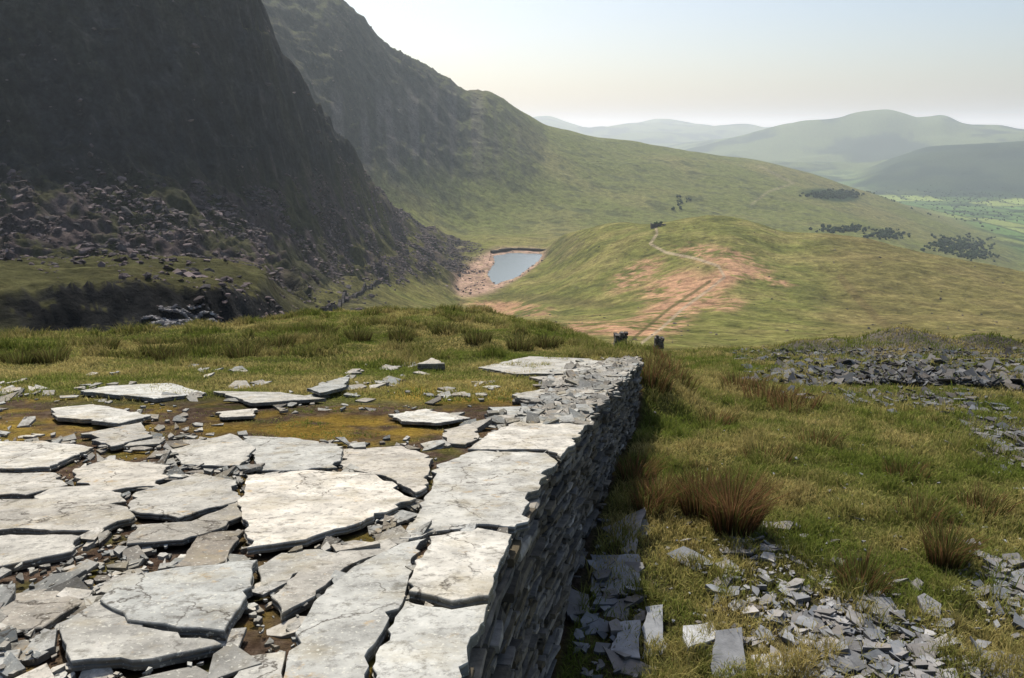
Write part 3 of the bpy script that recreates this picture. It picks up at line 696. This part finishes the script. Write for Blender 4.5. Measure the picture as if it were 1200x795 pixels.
for a in [(25,428),(60,425),(185,418),(200,425),(285,420),(300,412),(235,410),(330,408),(560,402),(610,410),(640,408),(470,400),(120,412),(380,395),(420,400),(520,392)]:
    rush(a[0],a[1],300,.26,.36,(.11,.09,.035),.5)
# ---------------------------------------------------------------- woodland (distant)
def woods(name,spots,s0,s1):
    V_,T_,C_=[],[],[];k=0
    for px,py,sx,sy,n,r0,r1 in spots:
        for _ in range(n):
            hx,hy,hz,hr=hit(px+random.gauss(0,sx),py+random.gauss(0,sy),r0,r1)
            s=random.uniform(s0,s1)
            for q_ in range(3):
                v=ico*rng.uniform(.6,1.3,(12,1))*s*.55*np.array((1,1,1.1))+np.array((hx+rng.normal(0,s*.35),hy+rng.normal(0,s*.35),hz+s*rng.uniform(.2,.8)))
                V_.append(v);T_.append(icf+k*12);cc=np.array((.03,.05,.018))*rng.uniform(.6,1.4);C_.append(np.repeat(cc[None],12,0));k+=1
    fastmesh(name,np.concatenate(V_),np.concatenate(T_),np.concatenate(C_),mr_)
woods("woodland",[(975,229,14,2.2,260,1500,4000),(985,270,13,1.6,70,1200,4000),(1035,275,10,3,80,1200,4000),(1125,288,17,5,230,1200,4000),(1145,300,10,3,90,1200,4000),(800,238,7,4,14,1200,3500),(1160,245,40,10,200,3300,6000),(1100,232,40,4,160,3300,6000)],3,6.5)
woods("tree_clump",[(771,262,3,1,5,700,1100)],2.,3.5)
# ---------------------------------------------------------------- haze volume
bpy.ops.mesh.primitive_cube_add(size=1,location=(0,22000,-200)); hz=bpy.context.object; hz.name="atmosphere_haze"; hz.scale=(70000,60000,1200)
m=bpy.data.materials.new("haze");m.use_nodes=True;nt=m.node_tree;nt.nodes.remove(nt.nodes['Principled BSDF'])
DEN=6.3e-5
vs=nt.nodes.new('ShaderNodeVolumeScatter');vs.inputs['Color'].default_value=(.86,.95,1,1);vs.inputs['Density'].default_value=DEN;vs.inputs['Anisotropy'].default_value=.35
em=nt.nodes.new('ShaderNodeEmission');em.inputs[0].default_value=(.76,.92,1,1);em.inputs[1].default_value=DEN*.2  # added glow in the haze, standing in for multiply scattered light
ad=nt.nodes.new('ShaderNodeAddShader');nt.links.new(vs.outputs[0],ad.inputs[0]);nt.links.new(em.outputs[0],ad.inputs[1])
nt.links.new(ad.outputs[0],nt.nodes['Material Output'].inputs['Volume']);hz.data.materials.append(m)
# ---------------------------------------------------------------- light
SA=math.radians(-22);SE=math.radians(49)
w=bpy.data.worlds.new("World");bpy.context.scene.world=w;w.use_nodes=True;nt=w.node_tree
sk=nt.nodes.new('ShaderNodeTexSky');sk.sky_type='NISHITA';sk.sun_disc=False;sk.sun_elevation=SE;sk.sun_rotation=SA;sk.dust_density=3;sk.air_density=1.0;sk.ozone_density=1.5;sk.altitude=300
nt.links.new(sk.outputs[0],nt.nodes['Background'].inputs[0]);nt.nodes['Background'].inputs[1].default_value=.13
sd=bpy.data.lights.new("sun",'SUN');sd.energy=5.0;sd.angle=math.radians(.5);sd.color=(1,.95,.86)
so=bpy.data.objects.new("sun",sd);bpy.context.collection.objects.link(so)
S=Vector((math.sin(SA)*math.cos(SE),math.cos(SA)*math.cos(SE),math.sin(SE)));so.rotation_euler=S.to_track_quat('Z','Y').to_euler()
cd=bpy.data.cameras.new("camera");cd.lens=28.0;cd.sensor_width=36;cd.clip_start=.05;cd.clip_end=120000
co=bpy.data.objects.new("camera",cd);bpy.context.collection.objects.link(co);co.rotation_euler=(math.radians(90)-P,0,0)
bpy.context.scene.camera=co
sc_=bpy.context.scene;sc_.view_settings.view_transform='Standard';sc_.view_settings.look='None';sc_.view_settings.exposure=0
